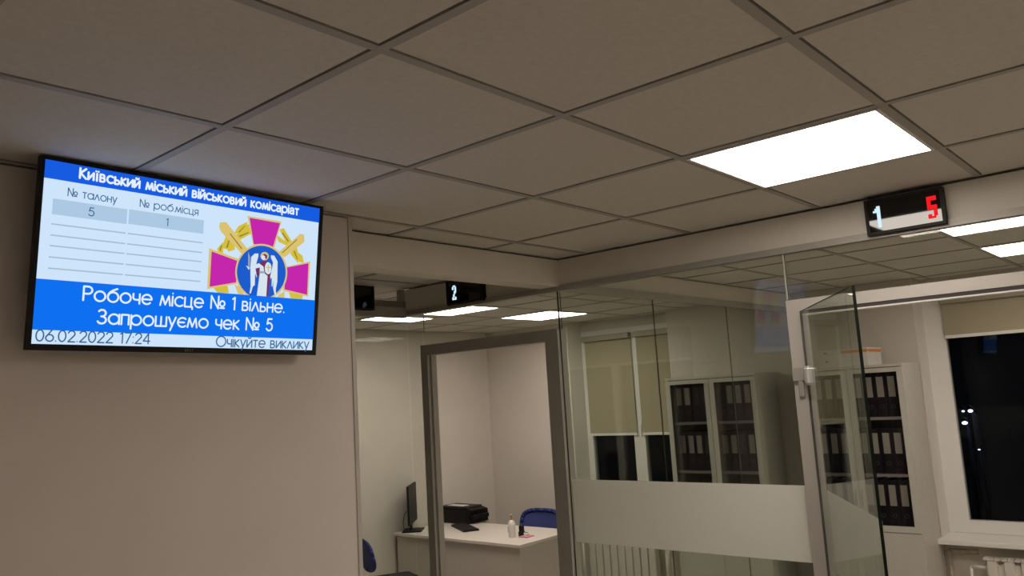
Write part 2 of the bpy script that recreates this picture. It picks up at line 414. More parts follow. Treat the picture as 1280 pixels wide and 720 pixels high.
def ribbons(b, strokes, half, z, fx, mi=0):
    """flat strokes of half-width `half` in the plane z (fx maps letter to plane coordinates)"""
    for st in strokes:
        pts = [Vector(fx(*p)) for p in st]
        for a, c in zip(pts, pts[1:]):
            d = c-a
            if d.length < 1e-9: continue
            d.normalize(); n = Vector((-d.y, d.x))*half
            ext = d*0
            b.quad([(*(a-n-ext), z), (*(c-n+ext), z), (*(c+n+ext), z), (*(a+n-ext), z)], mi)
        for p in pts:
            b.quad([(p.x+half*math.cos(t), p.y+half*math.sin(t), z) for t in [i*math.pi/4+math.pi/8 for i in range(8)]], mi)
def write(name, s, x0, x1, y, cap, wgt, z, m, parent, k, track=.20):
    st, wd = text_strokes(s, track)
    sx = (x1-x0)/wd
    b = B(); ribbons(b, st, wgt*cap/2*k, z, lambda a, c: ((x0+a*sx)*k, (y+c*cap)*k))
    return obj(name, b, m, parent, local=True, recalc=False)

# ------------------------------------------------------------------ television
TW = .89; K = TW/16.48; TH = 9.48*K
tv = thing('television', 'wall-mounted flat television showing a blue and white Ukrainian queue screen', 'television', (.783, -.100, 2.386))
ti, ro = math.radians(6.352), math.radians(-.894)
n_ = Vector((0, -math.cos(ti), -math.sin(ti))); r_ = Vector((math.cos(ro), 0, 0)) + math.sin(ro)*n_.cross(Vector((1, 0, 0)))
u_ = n_.cross(r_); mm = Matrix((r_, u_, n_)).transposed().to_4x4()
tv.rotation_euler = mm.to_euler()
hw, hh = TW/2, TH/2
sx0, sx1, sy0, sy1 = -8.04*K, 7.96*K, -4.43*K, 4.57*K
bz = B()
for a, c, d, e in ((-hw, sx0, -hh, hh), (sx1, hw, -hh, hh), (sx0, sx1, -hh, sy0), (sx0, sx1, sy1, hh)): bz.box(a, c, d, e, -.02, .002)
obj('bezel', bz, BLACK, tv, local=True)
obj('back_shell', B().box(-hw+.004, hw-.004, -hh+.004, hh-.004, -.028, -.012, bev=.004).box(-.30, .30, -.20, .10, -.045, -.026, bev=.006), BLACK, tv, local=True)
obj('wall_mount', B().box(-.10, .10, -.10, .10, -.062, -.044), BLACK, tv, local=True)
def srgb(name, r, g, b_): return emit(name, lin(r, g, b_))
SW = srgb('screen white', 205, 228, 250); SB = srgb('screen blue', 22, 92, 225); SB2 = srgb('screen bright blue', 14, 112, 240)
SCELL = srgb('screen cell', 172, 200, 226); SLINE = srgb('screen line', 168, 188, 208); STX = srgb('screen text blue', 48, 98, 150)
STW = srgb('screen text white', 228, 240, 255); SGOLD = srgb('emblem gold', 212, 190, 62); SGOLD2 = srgb('emblem pale gold', 218, 194, 112)
SMAG = srgb('emblem crimson', 196, 38, 172); SDISC = srgb('emblem blue', 28, 92, 205); SFIG = srgb('emblem white', 214, 228, 238)
SMAR = srgb('emblem maroon', 118, 48, 92); SGREY = srgb('emblem grey', 150, 165, 180); SOL = srgb('emblem olive', 150, 130, 50)
scr = obj('screen', B().quad([(sx0, sy0, 0), (sx1, sy0, 0), (sx1, sy1, 0), (sx0, sy1, 0)]), SW, tv, local=True, recalc=False)
scr['label'] = 'lit screen with queue table, emblem and two blue bands'
U = lambda u, v: ((u-8.04)*K, (v-4.43)*K)
def rect(b, u0, v0, u1, v1, z, mi=0):
    (a, c), (d, e) = U(u0, v0), U(u1, v1); b.quad([(a, c, z), (d, c, z), (d, e, z), (a, e, z)], mi)
cl = B()
rect(cl, .48, 6.36, 4.08, 7.14, .0003); rect(cl, 4.17, 6.39, 8.33, 7.16, .0003)
for v in (5.88, 5.33, 4.81, 4.25, 3.70):
    rect(cl, .49, v-.035, 4.08, v+.035, .0003, 1); rect(cl, 4.18, v-.035, 8.34, v+.035, .0003, 1)
obj('queue_table', cl, [SCELL, SLINE], scr, local=True, recalc=False)
EM = {'sword_l': [(9.28,7.17),(9.68,7.25),(9.9,7.03),(11.11,5.86),(10.76,5.54),(9.41,6.63),(9.26,6.86)],
 'sword_r': [(14.66,7.21),(14.95,7.2),(15.01,6.75),(13.63,5.62),(13.2,5.9),(14.41,6.97)],
 'sl2': [(10.43,3.7),(10.76,3.6),(11.08,3.15),(10.69,3.15)],
 'sr2': [(13.77,3.56),(13.38,3.31),(13.29,3.15),(13.8,3.15)],
 'leaf0': [(10.17,6.62),(10.47,7.13),(11.02,7.46),(11.02,7.15),(10.67,6.74)],
 'leaf1': [(10.25,6.55),(11.18,7.14),(11.33,6.8),(10.61,6.33)],
 'leaf2': [(9.49,5.72),(9.71,6.46),(10.24,6.01),(10.16,5.64)],
 'leaf3': [(9.22,5.65),(9.56,6.09),(9.61,5.43),(9.34,5.36)],
 'leaf4': [(9.13,3.42),(10.0,3.59),(10.13,3.18),(9.43,3.13)],
 'leaf5': [(13.18,7.27),(13.48,7.42),(14.09,6.67),(13.8,6.41)],
 'leaf6': [(13.0,6.94),(13.71,6.59),(13.86,6.33),(13.16,6.53)],
 'leaf7': [(14.04,5.89),(14.46,6.43),(14.7,5.68),(14.65,5.34)],
 'leaf8': [(14.6,6.04),(14.93,5.86),(15.05,5.42),(14.7,5.45)],
 'leaf9': [(14.08,3.54),(15.12,3.39),(15.07,3.15),(14.24,3.16)],
 'top_o': [(10.98,7.8),(13.29,7.79),(12.91,6.15),(11.47,6.14)],
 'top_i': [(11.13,7.71),(13.2,7.67),(12.8,6.17),(11.5,6.19)],
 'left_o': [(8.73,5.62),(10.55,5.21),(10.56,3.74),(8.76,3.3)],
 'left_i': [(8.89,5.46),(10.49,5.09),(10.51,3.83),(8.9,3.44)],
 'right_o': [(13.67,5.03),(15.5,5.57),(15.49,3.34),(13.67,3.57)],
 'right_i': [(13.72,4.99),(15.38,5.44),(15.41,3.45),(13.76,3.67)],
 'ring': [(13.89,4.73),(13.89,4.46),(13.84,4.19),(13.75,3.93),(13.62,3.69),(13.45,3.47),(13.24,3.28),(13.01,3.12),(12.76,3.0),(12.5,2.92),(12.23,2.88),(11.96,2.89),(11.69,2.93),(11.44,3.02),(11.2,3.14),(10.99,3.29),(10.81,3.48),(10.65,3.69),(10.54,3.92),(10.46,4.16),(10.42,4.42),(10.43,4.68),(10.47,4.94),(10.55,5.18),(10.67,5.42),(10.83,5.63),(11.01,5.83),(11.23,5.99),(11.47,6.12),(11.72,6.21),(11.99,6.26),(12.27,6.27),(12.54,6.24),(12.8,6.17),(13.05,6.05),(13.28,5.9),(13.47,5.72),(13.64,5.5),(13.77,5.26),(13.85,5.0)],
 'disc': [(13.78,4.72),(13.78,4.47),(13.73,4.22),(13.65,3.97),(13.52,3.75),(13.36,3.54),(13.17,3.37),(12.96,3.22),(12.72,3.11),(12.47,3.03),(12.22,3.0),(11.96,3.0),(11.71,3.04),(11.48,3.12),(11.25,3.23),(11.06,3.38),(10.88,3.55),(10.74,3.75),(10.63,3.96),(10.56,4.19),(10.52,4.43),(10.53,4.67),(10.57,4.91),(10.64,5.14),(10.76,5.36),(10.9,5.56),(11.08,5.74),(11.28,5.89),(11.51,6.01),(11.75,6.1),(12.0,6.15),(12.26,6.16),(12.51,6.13),(12.76,6.06),(12.99,5.95),(13.2,5.81),(13.39,5.64),(13.54,5.44),(13.66,5.21),(13.74,4.97)],
 'wing_l': [(11.85,5.66),(11.6,5.63),(11.39,5.41),(11.37,4.79),(11.46,3.65),(11.41,3.25),(11.5,3.26),(11.6,3.66),(11.58,4.31),(11.67,3.77),(11.73,3.77),(11.7,4.47),(11.81,4.23),(11.83,4.28),(11.71,4.74),(11.77,5.17),(11.85,5.48)],
 'wing_r': [(12.69,5.65),(12.92,5.65),(13.17,5.32),(13.23,4.09),(13.15,3.63),(13.2,3.27),(13.08,3.32),(12.97,3.67),(12.94,4.17),(12.91,3.76),(12.85,3.81),(12.84,4.32),(12.76,4.21),(12.72,4.36),(12.83,4.92),(12.86,5.23),(12.7,5.5)],
 'halo': [(12.55,5.58),(12.54,5.5),(12.51,5.43),(12.45,5.37),(12.38,5.32),(12.29,5.3),(12.2,5.31),(12.12,5.33),(12.06,5.38),(12.01,5.45),(11.99,5.52),(12.0,5.6),(12.04,5.68),(12.09,5.74),(12.17,5.78),(12.26,5.8),(12.34,5.8),(12.42,5.77),(12.49,5.72),(12.53,5.66)],
 'head': [(12.34,5.47),(12.33,5.41),(12.29,5.35),(12.24,5.32),(12.17,5.31),(12.11,5.33),(12.07,5.38),(12.05,5.44),(12.06,5.51),(12.1,5.57),(12.15,5.6),(12.22,5.61),(12.28,5.59),(12.32,5.54)],
 'hair': [(12.12,5.62),(12.26,5.69),(12.44,5.62),(12.43,5.42),(12.32,5.39),(12.29,5.55)],
 'cloak': [(11.99,5.22),(12.46,5.27),(12.63,4.91),(12.72,4.46),(12.67,3.14),(12.53,3.13),(12.37,4.53),(11.83,4.28),(11.74,4.77),(11.96,4.82)],
 'robe': [(11.91,5.09),(12.23,4.92),(12.32,4.52),(12.54,4.39),(12.53,3.13),(11.89,3.08),(11.94,3.69),(12.01,4.5),(11.99,4.84),(11.39,4.66),(11.35,4.79)],
 'sash': [(11.97,4.62),(12.36,4.65),(12.37,4.53),(11.98,4.49)],
 'shield': [(12.77,4.87),(12.77,4.76),(12.75,4.65),(12.7,4.57),(12.64,4.51),(12.57,4.49),(12.5,4.5),(12.44,4.54),(12.38,4.62),(12.34,4.72),(12.32,4.83),(12.33,4.94),(12.35,5.04),(12.4,5.13),(12.45,5.19),(12.52,5.21),(12.59,5.2),(12.66,5.15),(12.72,5.08),(12.76,4.98)],
 'cv': [(12.51,5.07),(12.58,5.08),(12.61,4.63),(12.55,4.62)],
 'ch': [(12.41,4.91),(12.72,4.94),(12.72,4.87),(12.42,4.85)],
 'blade': [(11.17,5.71),(11.32,5.38),(11.34,4.78),(11.22,4.77)],
 'hilt': [(11.08,4.87),(11.26,4.8),(11.35,4.71),(11.26,4.64)],
 'sline_l': [(9.93,6.59),(9.98,6.64),(10.79,5.84),(10.73,5.79)],
 'leaf10': [(9.89,6.14),(10.28,6.42),(10.58,6.14),(10.23,5.84)],
 'leaf11': [(10.69,7.18),(11.15,7.32),(11.16,6.94),(10.81,6.89)],
 'leaf12': [(13.67,6.5),(14.08,6.55),(14.47,6.19),(14.23,5.89)],
 'leaf13': [(9.78,5.79),(10.21,6.09),(10.33,5.73),(9.93,5.55)],
 'lshade0': [(10.46,6.76),(10.89,7.25),(10.85,7.13),(10.54,6.75)],
 'lshade1': [(10.5,6.55),(11.14,6.87),(11.15,6.81),(10.6,6.5)],
 'lshade2': [(9.76,5.79),(9.91,6.27),(9.97,6.22),(9.86,5.76)],
 'lshade3': [(13.44,7.14),(13.88,6.66),(13.83,6.59),(13.38,7.07)],
 'lshade4': [(14.33,6.13),(14.6,5.61),(14.54,5.59),(14.26,6.05)],
 'lshade5': [(9.36,5.62),(9.47,5.91),(9.51,5.86),(9.43,5.5)],
 'sline_r': [(14.42,6.84),(14.48,6.81),(13.49,5.86),(13.43,5.89)]}
em = B()
ems = [SGOLD, SGOLD2, SMAG, SDISC, SFIG, SMAR, SGREY, SOL]
order = [('leaf%d' % i, 0) for i in range(14)]+[('lshade%d' % i, 7) for i in range(6)]+[('sword_l', 1), ('sword_r', 1), ('sl2', 1), ('sr2', 1), ('sline_l', 7), ('sline_r', 7), ('top_o', 1), ('left_o', 1), ('right_o', 1),
    ('top_i', 2), ('left_i', 2), ('right_i', 2), ('ring', 1), ('disc', 3), ('blade', 6), ('hilt', 4), ('wing_l', 4), ('wing_r', 4), ('cloak', 5), ('robe', 4), ('sash', 6),
    ('halo', 1), ('head', 4), ('hair', 5), ('shield', 4), ('cv', 0), ('ch', 0)]
for i, (nm, mi) in enumerate(order):
    em.quad([(*U(*q), .0004+.00004*i) for q in EM[nm]], mi)
bmesh.ops.triangulate(em.bm, faces=em.bm.faces)
for f in em.bm.faces:
    f.normal_update()
    if f.normal.z < 0: f.normal_flip()
obj('emblem', em, ems, scr, local=True, recalc=False)
bd = B(); rect(bd, 0, 8.09, 16, 9, .002, 0)
rect(bd, 0, .68, 16, 3.15, .002, 1)
obj('blue_bands', bd, [SB, SB2], scr, local=True, recalc=False)
def wr(nm, s, u0, u1, v, cap, wgt, m, z=.0026, tr=.20, cut=0):
    st, wd = text_strokes(s, tr); sx = (u1-u0)/wd
    cuts = [-1e9]+([text_strokes(s[:i], tr)[1]+tr+.1 for i, ch in enumerate(s) if ch == ' '] if cut else [])+[1e9]   # one mesh per word
    for ca, cb_ in zip(cuts, cuts[1:]):
        grp = [p for p in st if ca <= sum(q[0] for q in p)/len(p) < cb_]
        if not grp: continue
        b = B(); ribbons(b, grp, wgt*cap/2*K, z, lambda a, c: U(u0+a*sx, v+c*cap)); obj(nm, b, m, scr, local=True, recalc=False)
wr('title_text', 'Київський міський військовий комісӑріӑт', 1.62, 14.43, 8.36, .50, .21, STW, tr=.22)
wr('header_text', '№ талону', 1.13, 3.49, 7.37, .40, .12, STX, tr=.17)
wr('header_text', '№ роб.місця', 4.70, 7.93, 7.38, .40, .12, STX, tr=.17)
wr('cell_text', '5', 2.16, 2.42, 6.53, .41, .125, STX)
wr('cell_text', '1', 6.18, 6.27, 6.56, .39, .125, STX)
wr('message_text', 'Робоче місце № 1 вільне.', 2.2, 13.8, 2.24, .70, .135, STW, tr=.17, cut=1)
wr('message_text', 'Запрошуємо чек № 5', 2.98, 13.04, 1.11, .70, .135, STW, tr=.17, cut=1)
wr('clock_text', '06.02.2022 17:24', .18, 5.70, .14, .54, .125, STX, tr=.17)
wr('status_text', 'Очікуйте виклику', 9.51, 15.70, .09, .58, .125, STX, tr=.17)
lg = B()
for i, st in enumerate(([[(0, 0), (0, 1)], [(0, .9), (.6, .1)], [(.6, 0), (.6, 1)]], [[(.5, 1), (0, 1), (0, 0), (.5, 0)], [(0, .5), (.45, .5)]], [[(0, 0), (.5, 1)], [(0, 1), (.5, 0)]], [[(0, 1), (.6, 1)], [(.3, 0), (.3, 1)]])):
    ribbons(lg, st, .0005, .0026, lambda a, c: ((-.34+i*.13+a*.11)*K + 0, -hh+.0045+c*.0065))
obj('bezel_mark', lg, mat('dull silver print', (.28, .25, .25), .5), tv, local=True, recalc=False)
tag(obj('wall_socket', B().box(.352, .392, -.010, 0, 2.205, 2.297, bev=.003).box(.360, .380, -.013, -.009, 2.25, 2.28, bev=.001), WHITEP), 'pale upright wall plate half hidden behind the left edge of the television', 'wall plate')

# ------------------------------------------------------------------ number displays
DW = emit('white digit', (.62, .85, 1.0), 1.05); DR = emit('red digit', (1.0, .012, .018), .95)
DIG = {'1': ["00110", "01110", "11110", "00110", "00110", "00110", "00110", "00110", "00110", "00110"],
       '2': ["01110", "11011", "11011", "00011", "00111", "00110", "01100", "01100", "11011", "11111"],
       '5': ["11111", "11111", "11000", "11000", "11111", "11111", "00011", "00011", "11011", "11110"]}
def display(label, digits, loc, rz):
    t = thing('number_display', label, 'number display', loc, None, (0, 0, rz))
    # local frame: x to the right along the face, -y outwards, z up; origin at the lower left back corner
    W, Hh, D = .285, .142, .038
    b = B().box(0, W, -D, 0, 0, .011).box(0, W, -D, 0, Hh-.011, Hh).box(0, .011, -D, 0, .011, Hh-.011).box(W-.011, W, -D, 0, .011, Hh-.011)
    obj('housing', b.box(.01, W-.01, -.02, 0, .01, Hh-.01), BLACK, t, local=True)
    obj('display_glass', B().box(.0105, W-.0105, -.033, -.021, .0105, Hh-.0105), BLACKGLOSS, t, local=True)
    for ch, x0, m, lab in digits:
        b = B(); px, pz = .0068, .0085
        for r, row in enumerate(DIG[ch]):
            for c, v in enumerate(row):
                if v == '1': b.box(x0+c*px, x0+(c+1)*px, -.0335, -.0331, .112-(r+1)*pz, .112-r*pz)
        o = obj('digit', b, m, t, local=True); o['label'] = lab
    return t
RZ = -math.pi/2     # face looking towards -X: local x runs along -Y
display('black number display showing white 1 and red 5 on the right bulkhead', [('1', .030, DW, 'white glowing 1'), ('5', .226, DR, 'red glowing 5')], (2.938, -1.398, 2.492), RZ)
display('black number display showing only a white 2, above the doorway', [('2', .045, DW, 'white glowing 2')], (2.938, .99, 2.497), RZ)
display('blank black number display at the end of the dark rail beside the wall edge', [], (2.36, 1.374, 2.50), 0)

# ------------------------------------------------------------------ cabinets and binders
XF = 5.68
def cabinet(y0, y1, label):
    t = thing('document_cabinet', label, 'cabinet', (5.9, (y0+y1)/2, 0), 'pale grey document cabinets')
    xb = 6.10; th = .02; ym = (y0+y1)/2
    b = B().box(XF+.02, xb, y0, y0+th, .06, 2.0).box(XF+.02, xb, y1-th, y1, .06, 2.0).box(XF+.0, xb, y0, y1, 2.0, 2.02).box(XF+.03, xb, y0+th, y1-th, .06, .08)
    b.box(XF+.05, xb, ym-.008, ym+.008, .08, 2.0).box(XF+.05, xb-.03, y0+.02, y1-.02, 0, .06)
    obj('carcass', b, CABW, t)
    obj('back_panel', B().box(xb-.006, xb, y0+th, y1-th, .08, 2.0), CABIN, t)
    for z in (.87, 1.235, 1.635):
        obj('shelf', B().box(XF+.035, xb-.008, y0+th, ym-.009, z-.010, z+.010).box(XF+.035, xb-.008, ym+.009, y1-th, z-.010, z+.010), SHELFM, t)
    for a, c, hs in ((y0+.002, ym-.002, 1), (ym+.002, y1-.002, -1)):
        fw_, z0, z1 = .042, .85, 1.995
        d = obj('door', B().box(XF, XF+.018, a, a+fw_, z0, z1).box(XF, XF+.018, c-fw_, c, z0, z1).box(XF, XF+.018, a+fw_, c-fw_, z0, z0+fw_).box(XF, XF+.018, a+fw_, c-fw_, z1-fw_+.01, z1), CABW, t)
        obj('door_glass', B().box(XF+.007, XF+.011, a+fw_, c-fw_, z0+fw_, z1-fw_+.01), SMOKED, d)
        yh = c-.02 if hs > 0 else a+.02
        obj('handle', B().box(XF-.02, XF-.012, yh-.005, yh+.005, 1.02, 1.14, bev=.002).box(XF-.014, XF, yh-.004, yh+.004, 1.03, 1.04).box(XF-.014, XF, yh-.004, yh+.004, 1.12, 1.13), ALU, d)
        lo = obj('lower_door', B().box(XF, XF+.018, a, c, .085, .845, bev=.002), CABW, t)
        obj('handle', B().box(XF-.02, XF-.012, yh-.005, yh+.005, .66, .78, bev=.002).box(XF-.014, XF, yh-.004, yh+.004, .67, .68).box(XF-.014, XF, yh-.004, yh+.004, .76, .77), ALU, lo)
    return t
C1 = (.40, 1.215); C2 = (-.695, .085)
cabinet(*C1, 'pale cabinet with two glass doors, behind the left office window glass')
cabinet(*C2, 'pale glass-door cabinet beside the right window, white carton on top')
def binder(x, y, z, label, group, lab, wdt=.074):
    t = thing('lever_binder', label, 'binder', (x, y, z), group)
    d, h = .285, .318
    obj('cover', B().box(x, x+d, y-wdt/2, y-wdt/2+.004, z, z+h).box(x, x+d, y+wdt/2-.004, y+wdt/2, z, z+h).box(x, x+.004, y-wdt/2+.004, y+wdt/2-.004, z, z+h), BINDER, t)
    obj('paper_block', B().box(x+.02, x+d-.012, y-wdt/2+.006, y+wdt/2-.012, z+.006, z+h-.012), PAPER, t)
    if lab: obj('spine_label', B().box(x-.0012, x, y-.023, y+.023, z+.14, z+.285), PAPER, t)
    b = B(); n = 20; r0, r1 = .015, .0105
    for i in range(n):
        a0, a1 = 2*math.pi*i/n, 2*math.pi*(i+1)/n
        P = lambda r, a: (x-.0015, y+r*math.cos(a), z+.072+r*math.sin(a))
        b.quad([P(r0, a0), P(r0, a1), P(r1, a1), P(r1, a0)])
    obj('finger_ring', b, RING, t)
ordn = ['leftmost', 'second from left', 'third from left', 'rightmost']
rows = {3: ('top shelf', 1.6465), 2: ('middle shelf', 1.2465), 1: ('bottom glass shelf', .8815)}
def fill(cy0, cy1, wh, pattern):
    ym = (cy0+cy1)/2
    for side, hi, lo in (('left', cy1-.02, ym+.01), ('right', ym-.01, cy0+.02)):
        for rr, (rn, z) in rows.items():
            if (side, rr) not in pattern: continue
            pt = pattern[(side, rr)]; pitch = .078
            for i in range(4):
                if pt[i] == '-': continue
                y = lo+(.085 if side == 'right' else .075)+pitch*(3-i)
                st = 'white-labelled' if pt[i] == 'L' else 'plain'
                binder(XF+.06+random.uniform(0, .01), y, z, '%s dark binder, %s, %s, %s door, %s' % (st, ordn[i], rn, side, wh), 'binders in the glass-door cabinets', pt[i] == 'L')
fill(*C1, 'left office cabinet', {('left', 3): 'LLNN', ('left', 2): 'LLLN', ('right', 3): 'NLLL', ('right', 2): 'LLNL'})
fill(*C2, 'cabinet by window', {(s, r): 'LLLL' for s in ('left', 'right') for r in (1, 2, 3)})
cb = thing('carton', 'white carton with an orange printed band, on top of the right cabinet', 'box', (5.85, -.29, 2.02))
cb0, cb1, cx0, cx1 = -.455, -.105, 5.73, 6.05
obj('carton_body', B().box(cx0, cx1, cb0, cb1, 2.021, 2.128), CARTON, cb)
obj('lid', B().box(cx0-.003, cx1+.003, cb0-.003, cb1+.003, 2.112, 2.15, bev=.002), CARTON, cb)
obj('printed_band', B().box(cx0-.0042, cx0-.0032, cb0-.002, -.27, 2.118, 2.138).box(cx0+.03, cx1-.01, cb0-.0042, cb0-.0032, 2.118, 2.138), ORANGE, cb)
obj('printed_mark', B().box(cx0-.0042, cx0-.0032, -.16, -.14, 2.125, 2.133).box(cx0-.001, cx0-.0002, -.165, -.15, 2.06, 2.068).box(cx0+.006, cx0+.020, cb0-.0042, cb0-.0032, 2.122, 2.136), DARKGREY, cb)

# ------------------------------------------------------------------ blinds and radiators
def blind(y0, y1, zb, zt, label, x=6.325):
    t = thing('roller_blind', label, 'roller blind', (x, (y0+y1)/2, zt), 'beige roller blinds')
    obj('cassette', B().box(x-.048, x+.012, y0-.006, y1+.006, zt-.055, zt, bev=.006), CASSETTE, t)
    obj('blind_fabric', B().box(x, x+.003, y0, y1, zb+.01, zt-.05), BLIND, t)
    obj('bottom_bar', B().box(x-.006, x+.009, y0, y1, zb-.01, zb+.014, bev=.003), WHITEP, t)
blind(1.945, 2.50, 1.515, 2.505, 'beige roller blind on the left sash, left office window, pulled two thirds down')
blind(1.41, 1.885, 1.515, 2.505, 'beige roller blind on the right sash, left office window, beside the cabinet')
blind(-2.53, -.845, 2.195, 2.50, 'short beige roller blind at the top of the night-dark right window')
def radiator(y0, y1, z0, z1, label, grille, x=6.02, pitch=.082, gap=.007):
    t = thing('radiator', label, 'radiator', (x+.04, (y0+y1)/2, z0))
    b = B(); n = int(round((y1-y0)/pitch))
    p = (y1-y0)/n
    for i in range(n): b.box(x, x+.075, y0+i*p+gap, y0+(i+1)*p-gap, z0, z1, bev=.006)
    obj('fins', b.box(x+.02, x+.055, y0+.01, y1-.01, z0+.03, z1-.03), RADW, t)
    if grille:
        g = B()
        for i in range(int((y1-y0)/.04)): g.box(x-.004, x+.08, y0+i*.04, y0+i*.04+.006, z1, z1+.012)
        for k in range(4): g.box(x-.004+k*.026, x+.002+k*.026, y0, y1, z1, z1+.012)
        obj('top_grille', g, RADW, t)
    obj('supply_pipe', B().tube([(x+.04, y1-.01, z1-.06), (x+.04, y1+.09, z1-.06), (x+.04, y1+.09, 0)], .011), RADW, t)
    for yy in (y0+.06, y1-.06): obj('bracket', B().box(x+.05, XW+.035, yy-.012, yy+.012, z1-.12, z1-.08), RADW, t)
radiator(1.655, 2.40, .12, .60, 'white ribbed radiator under the frosted glass band, left office', False)
radiator(-2.4, -.97, .12, .64, 'white grilled radiator under the sill of the right window', True, pitch=.105, gap=.02)
tag(obj('heating_pipe', B().tube([(6.10, -.74, 0), (6.10, -.74, .675), (6.10, -.93, .675)], .016), PIPEM), 'brown old pipe bend under the sill of the right window, left of its radiator', 'pipe')
tag(obj('heating_pipe', B().tube([(6.07, 1.56, 0), (6.07, 1.56, .715)], .026), RADW), 'white upright heating pipe between the left radiator and the cabinet', 'pipe')

# ------------------------------------------------------------------ office desk and what stands on it
dk = thing('office_desk', 'pale office desk with a closed front panel, seen through the open doorway', 'desk', (5.04, 2.85, 0))
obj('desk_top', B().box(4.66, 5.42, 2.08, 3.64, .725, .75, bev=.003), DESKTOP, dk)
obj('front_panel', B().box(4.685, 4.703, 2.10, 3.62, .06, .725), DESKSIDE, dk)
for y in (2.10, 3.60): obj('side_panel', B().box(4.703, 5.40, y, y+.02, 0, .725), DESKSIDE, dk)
mo = thing('monitor', 'thin black computer monitor turned almost edge-on, on the left of the desk', 'monitor', (4.835, 3.53, .75))
ma = math.radians(39); MM = Matrix.Translation((4.815, 3.535, .75)) @ Matrix.Rotation(ma, 4, 'Z')
mp = B().box(-.22, .22, -.006, .012, .075, .43, mx=MM, bev=.003)
obj('screen_shell', mp, BLACK, mo)
obj('screen', B().box(-.213, .213, -.0075, -.0055, .088, .423, mx=MM), mat('switched off screen', (.012, .011, .010), .5, spec=.25), mo)
obj('stand_neck', B().box(-.03, .03, .010, .028, .01, .22, mx=MM, bev=.003), BLACK, mo)
obj('stand_base', B().box(-.11, .11, -.09, .09, 0, .012, mx=MM, bev=.004), BLACK, mo)
obj('monitor_cable', B().tube([MM @ Vector(q) for q in ((-.03, .03, .2), (-.10, .06, .17), (-.13, .07, .10), (-.11, .07, .04), (-.03, .06, .015))], .003, 8), BLACK, mo)
kbm = Matrix.Translation((5.10, 3.135, .75)) @ Matrix.Rotation(math.atan2(.36, .20), 4, 'Z')
kb = thing('keyboard', 'black computer keyboard lying aslant on the pale desk', 'keyboard', (5.085, 3.16, .75))
obj('keyboard_base', B().box(-.215, .215, -.075, .075, 0.0, .016, mx=kbm, bev=.004), BLACK, kb)
ky = B()
for r in range(5):
    for c in range(15): ky.box(-.205+c*.0275, -.205+c*.0275+.022, -.064+r*.026, -.064+r*.026+.021, .016, .022, mx=kbm)
ko = obj('keys', ky, DARKGREY, kb)
pr = thing('printer', 'black multifunction printer at the back of the desk by the wall', 'printer', (5.40, 3.44, .75))
obj('printer_body', B().prism([(5.27, .752), (5.56, .752), (5.56, .87), (5.50, .895), (5.27, .885)], -.40, 'y', 3.66, bev=.006), BLACK, pr)
obj('scanner_lid', B().box(5.285, 5.50, 3.28, 3.64, .890, .912, bev=.008), DARKGREY, pr)
obj('output_tray', B().prism([(3.40, .79), (3.262, .83), (3.20, .835), (3.20, .80), (3.262, .79)], .22, 'x', 5.29, bev=.003), BLACK, pr)
obj('control_panel', B().prism([(3.30, .845), (3.257, .845), (3.235, .88), (3.30, .895)], .22, 'x', 5.30, bev=.003), DARKGREY, pr)
tag(obj('paper_sheet', B().box(5.31, 5.40, 3.36, 3.58, .9125, .9155), WHITEP), 'white paper lying on top of the black printer', 'paper')
tag(obj('low_cabinet', B().box(5.44, 5.62, 3.30, 3.64, .05, .748, bev=.003).box(5.47, 5.60, 3.32, 3.62, 0, .05).box(5.432, 5.44, 3.31, 3.63, .4, .404), DESKSIDE), 'pale low cabinet behind the desk under the printer', 'low cabinet')
bt = thing('pump_bottle', 'white pump bottle with a tan nozzle near the desk corner', 'bottle', (4.92, 2.385, .75))
obj('bottle_body', B().lathe([(.027, 0), (.031, .004), (.031, .10), (.028, .125), (.016, .14), (.012, .145)], (4.92, 2.385, .75)), WHITEP, bt)
obj('pump', B().lathe([(.011, .145), (.011, .160), (.005, .162), (.005, .176), (.010, .178), (.010, .192)], (4.92, 2.385, .75)).cyl((4.92, 2.385, .936), (4.89, 2.37, .934), .0045), TAN, bt)
obj('bottle_label', B().box(4.905, 4.925, 2.414, 2.4175, .79, .84), DARKGREY, bt)
st = thing('hand_stamp', 'small black hand stamp standing between the bottle and the pink note', 'stamp', (5.0, 2.345, .75))
obj('stamp_body', B().box(4.98, 5.02, 2.322, 2.368, .75, .79, bev=.004), BLACK, st)
obj('stamp_handle', B().box(4.985, 5.015, 2.325, 2.365, .79, .838, bev=.006), BLACK, st)
pn = thing('note_pad', 'flat pink note pad in front of the black stamp', 'note pad', (4.985, 2.285, .75))
obj('pages', B().box(4.94, 5.035, 2.235, 2.33, .75, .757), PINK, pn)
obj('top_sheet', B().box(4.945, 5.03, 2.24, 2.325, .757, .7585), mat('pale pink paper', (.66, .32, .38), .7), pn)
tr_ = thing('tape_roll', 'small white roll with a dark core lying on the pink note pad', 'tape roll', (4.995, 2.285, .7585))
tb = B(); tc = Vector((4.995, 2.285, .7585))
tb.lathe([(.024, 0), (.026, .002), (.026, .022), (.024, .024), (.016, .024)], tc)
obj('tape', tb, WHITEP, tr_); obj('core', B().lathe([(.0145, .018), (.015, .0262), (.010, .0262)], tc), DARKGREY, tr_)

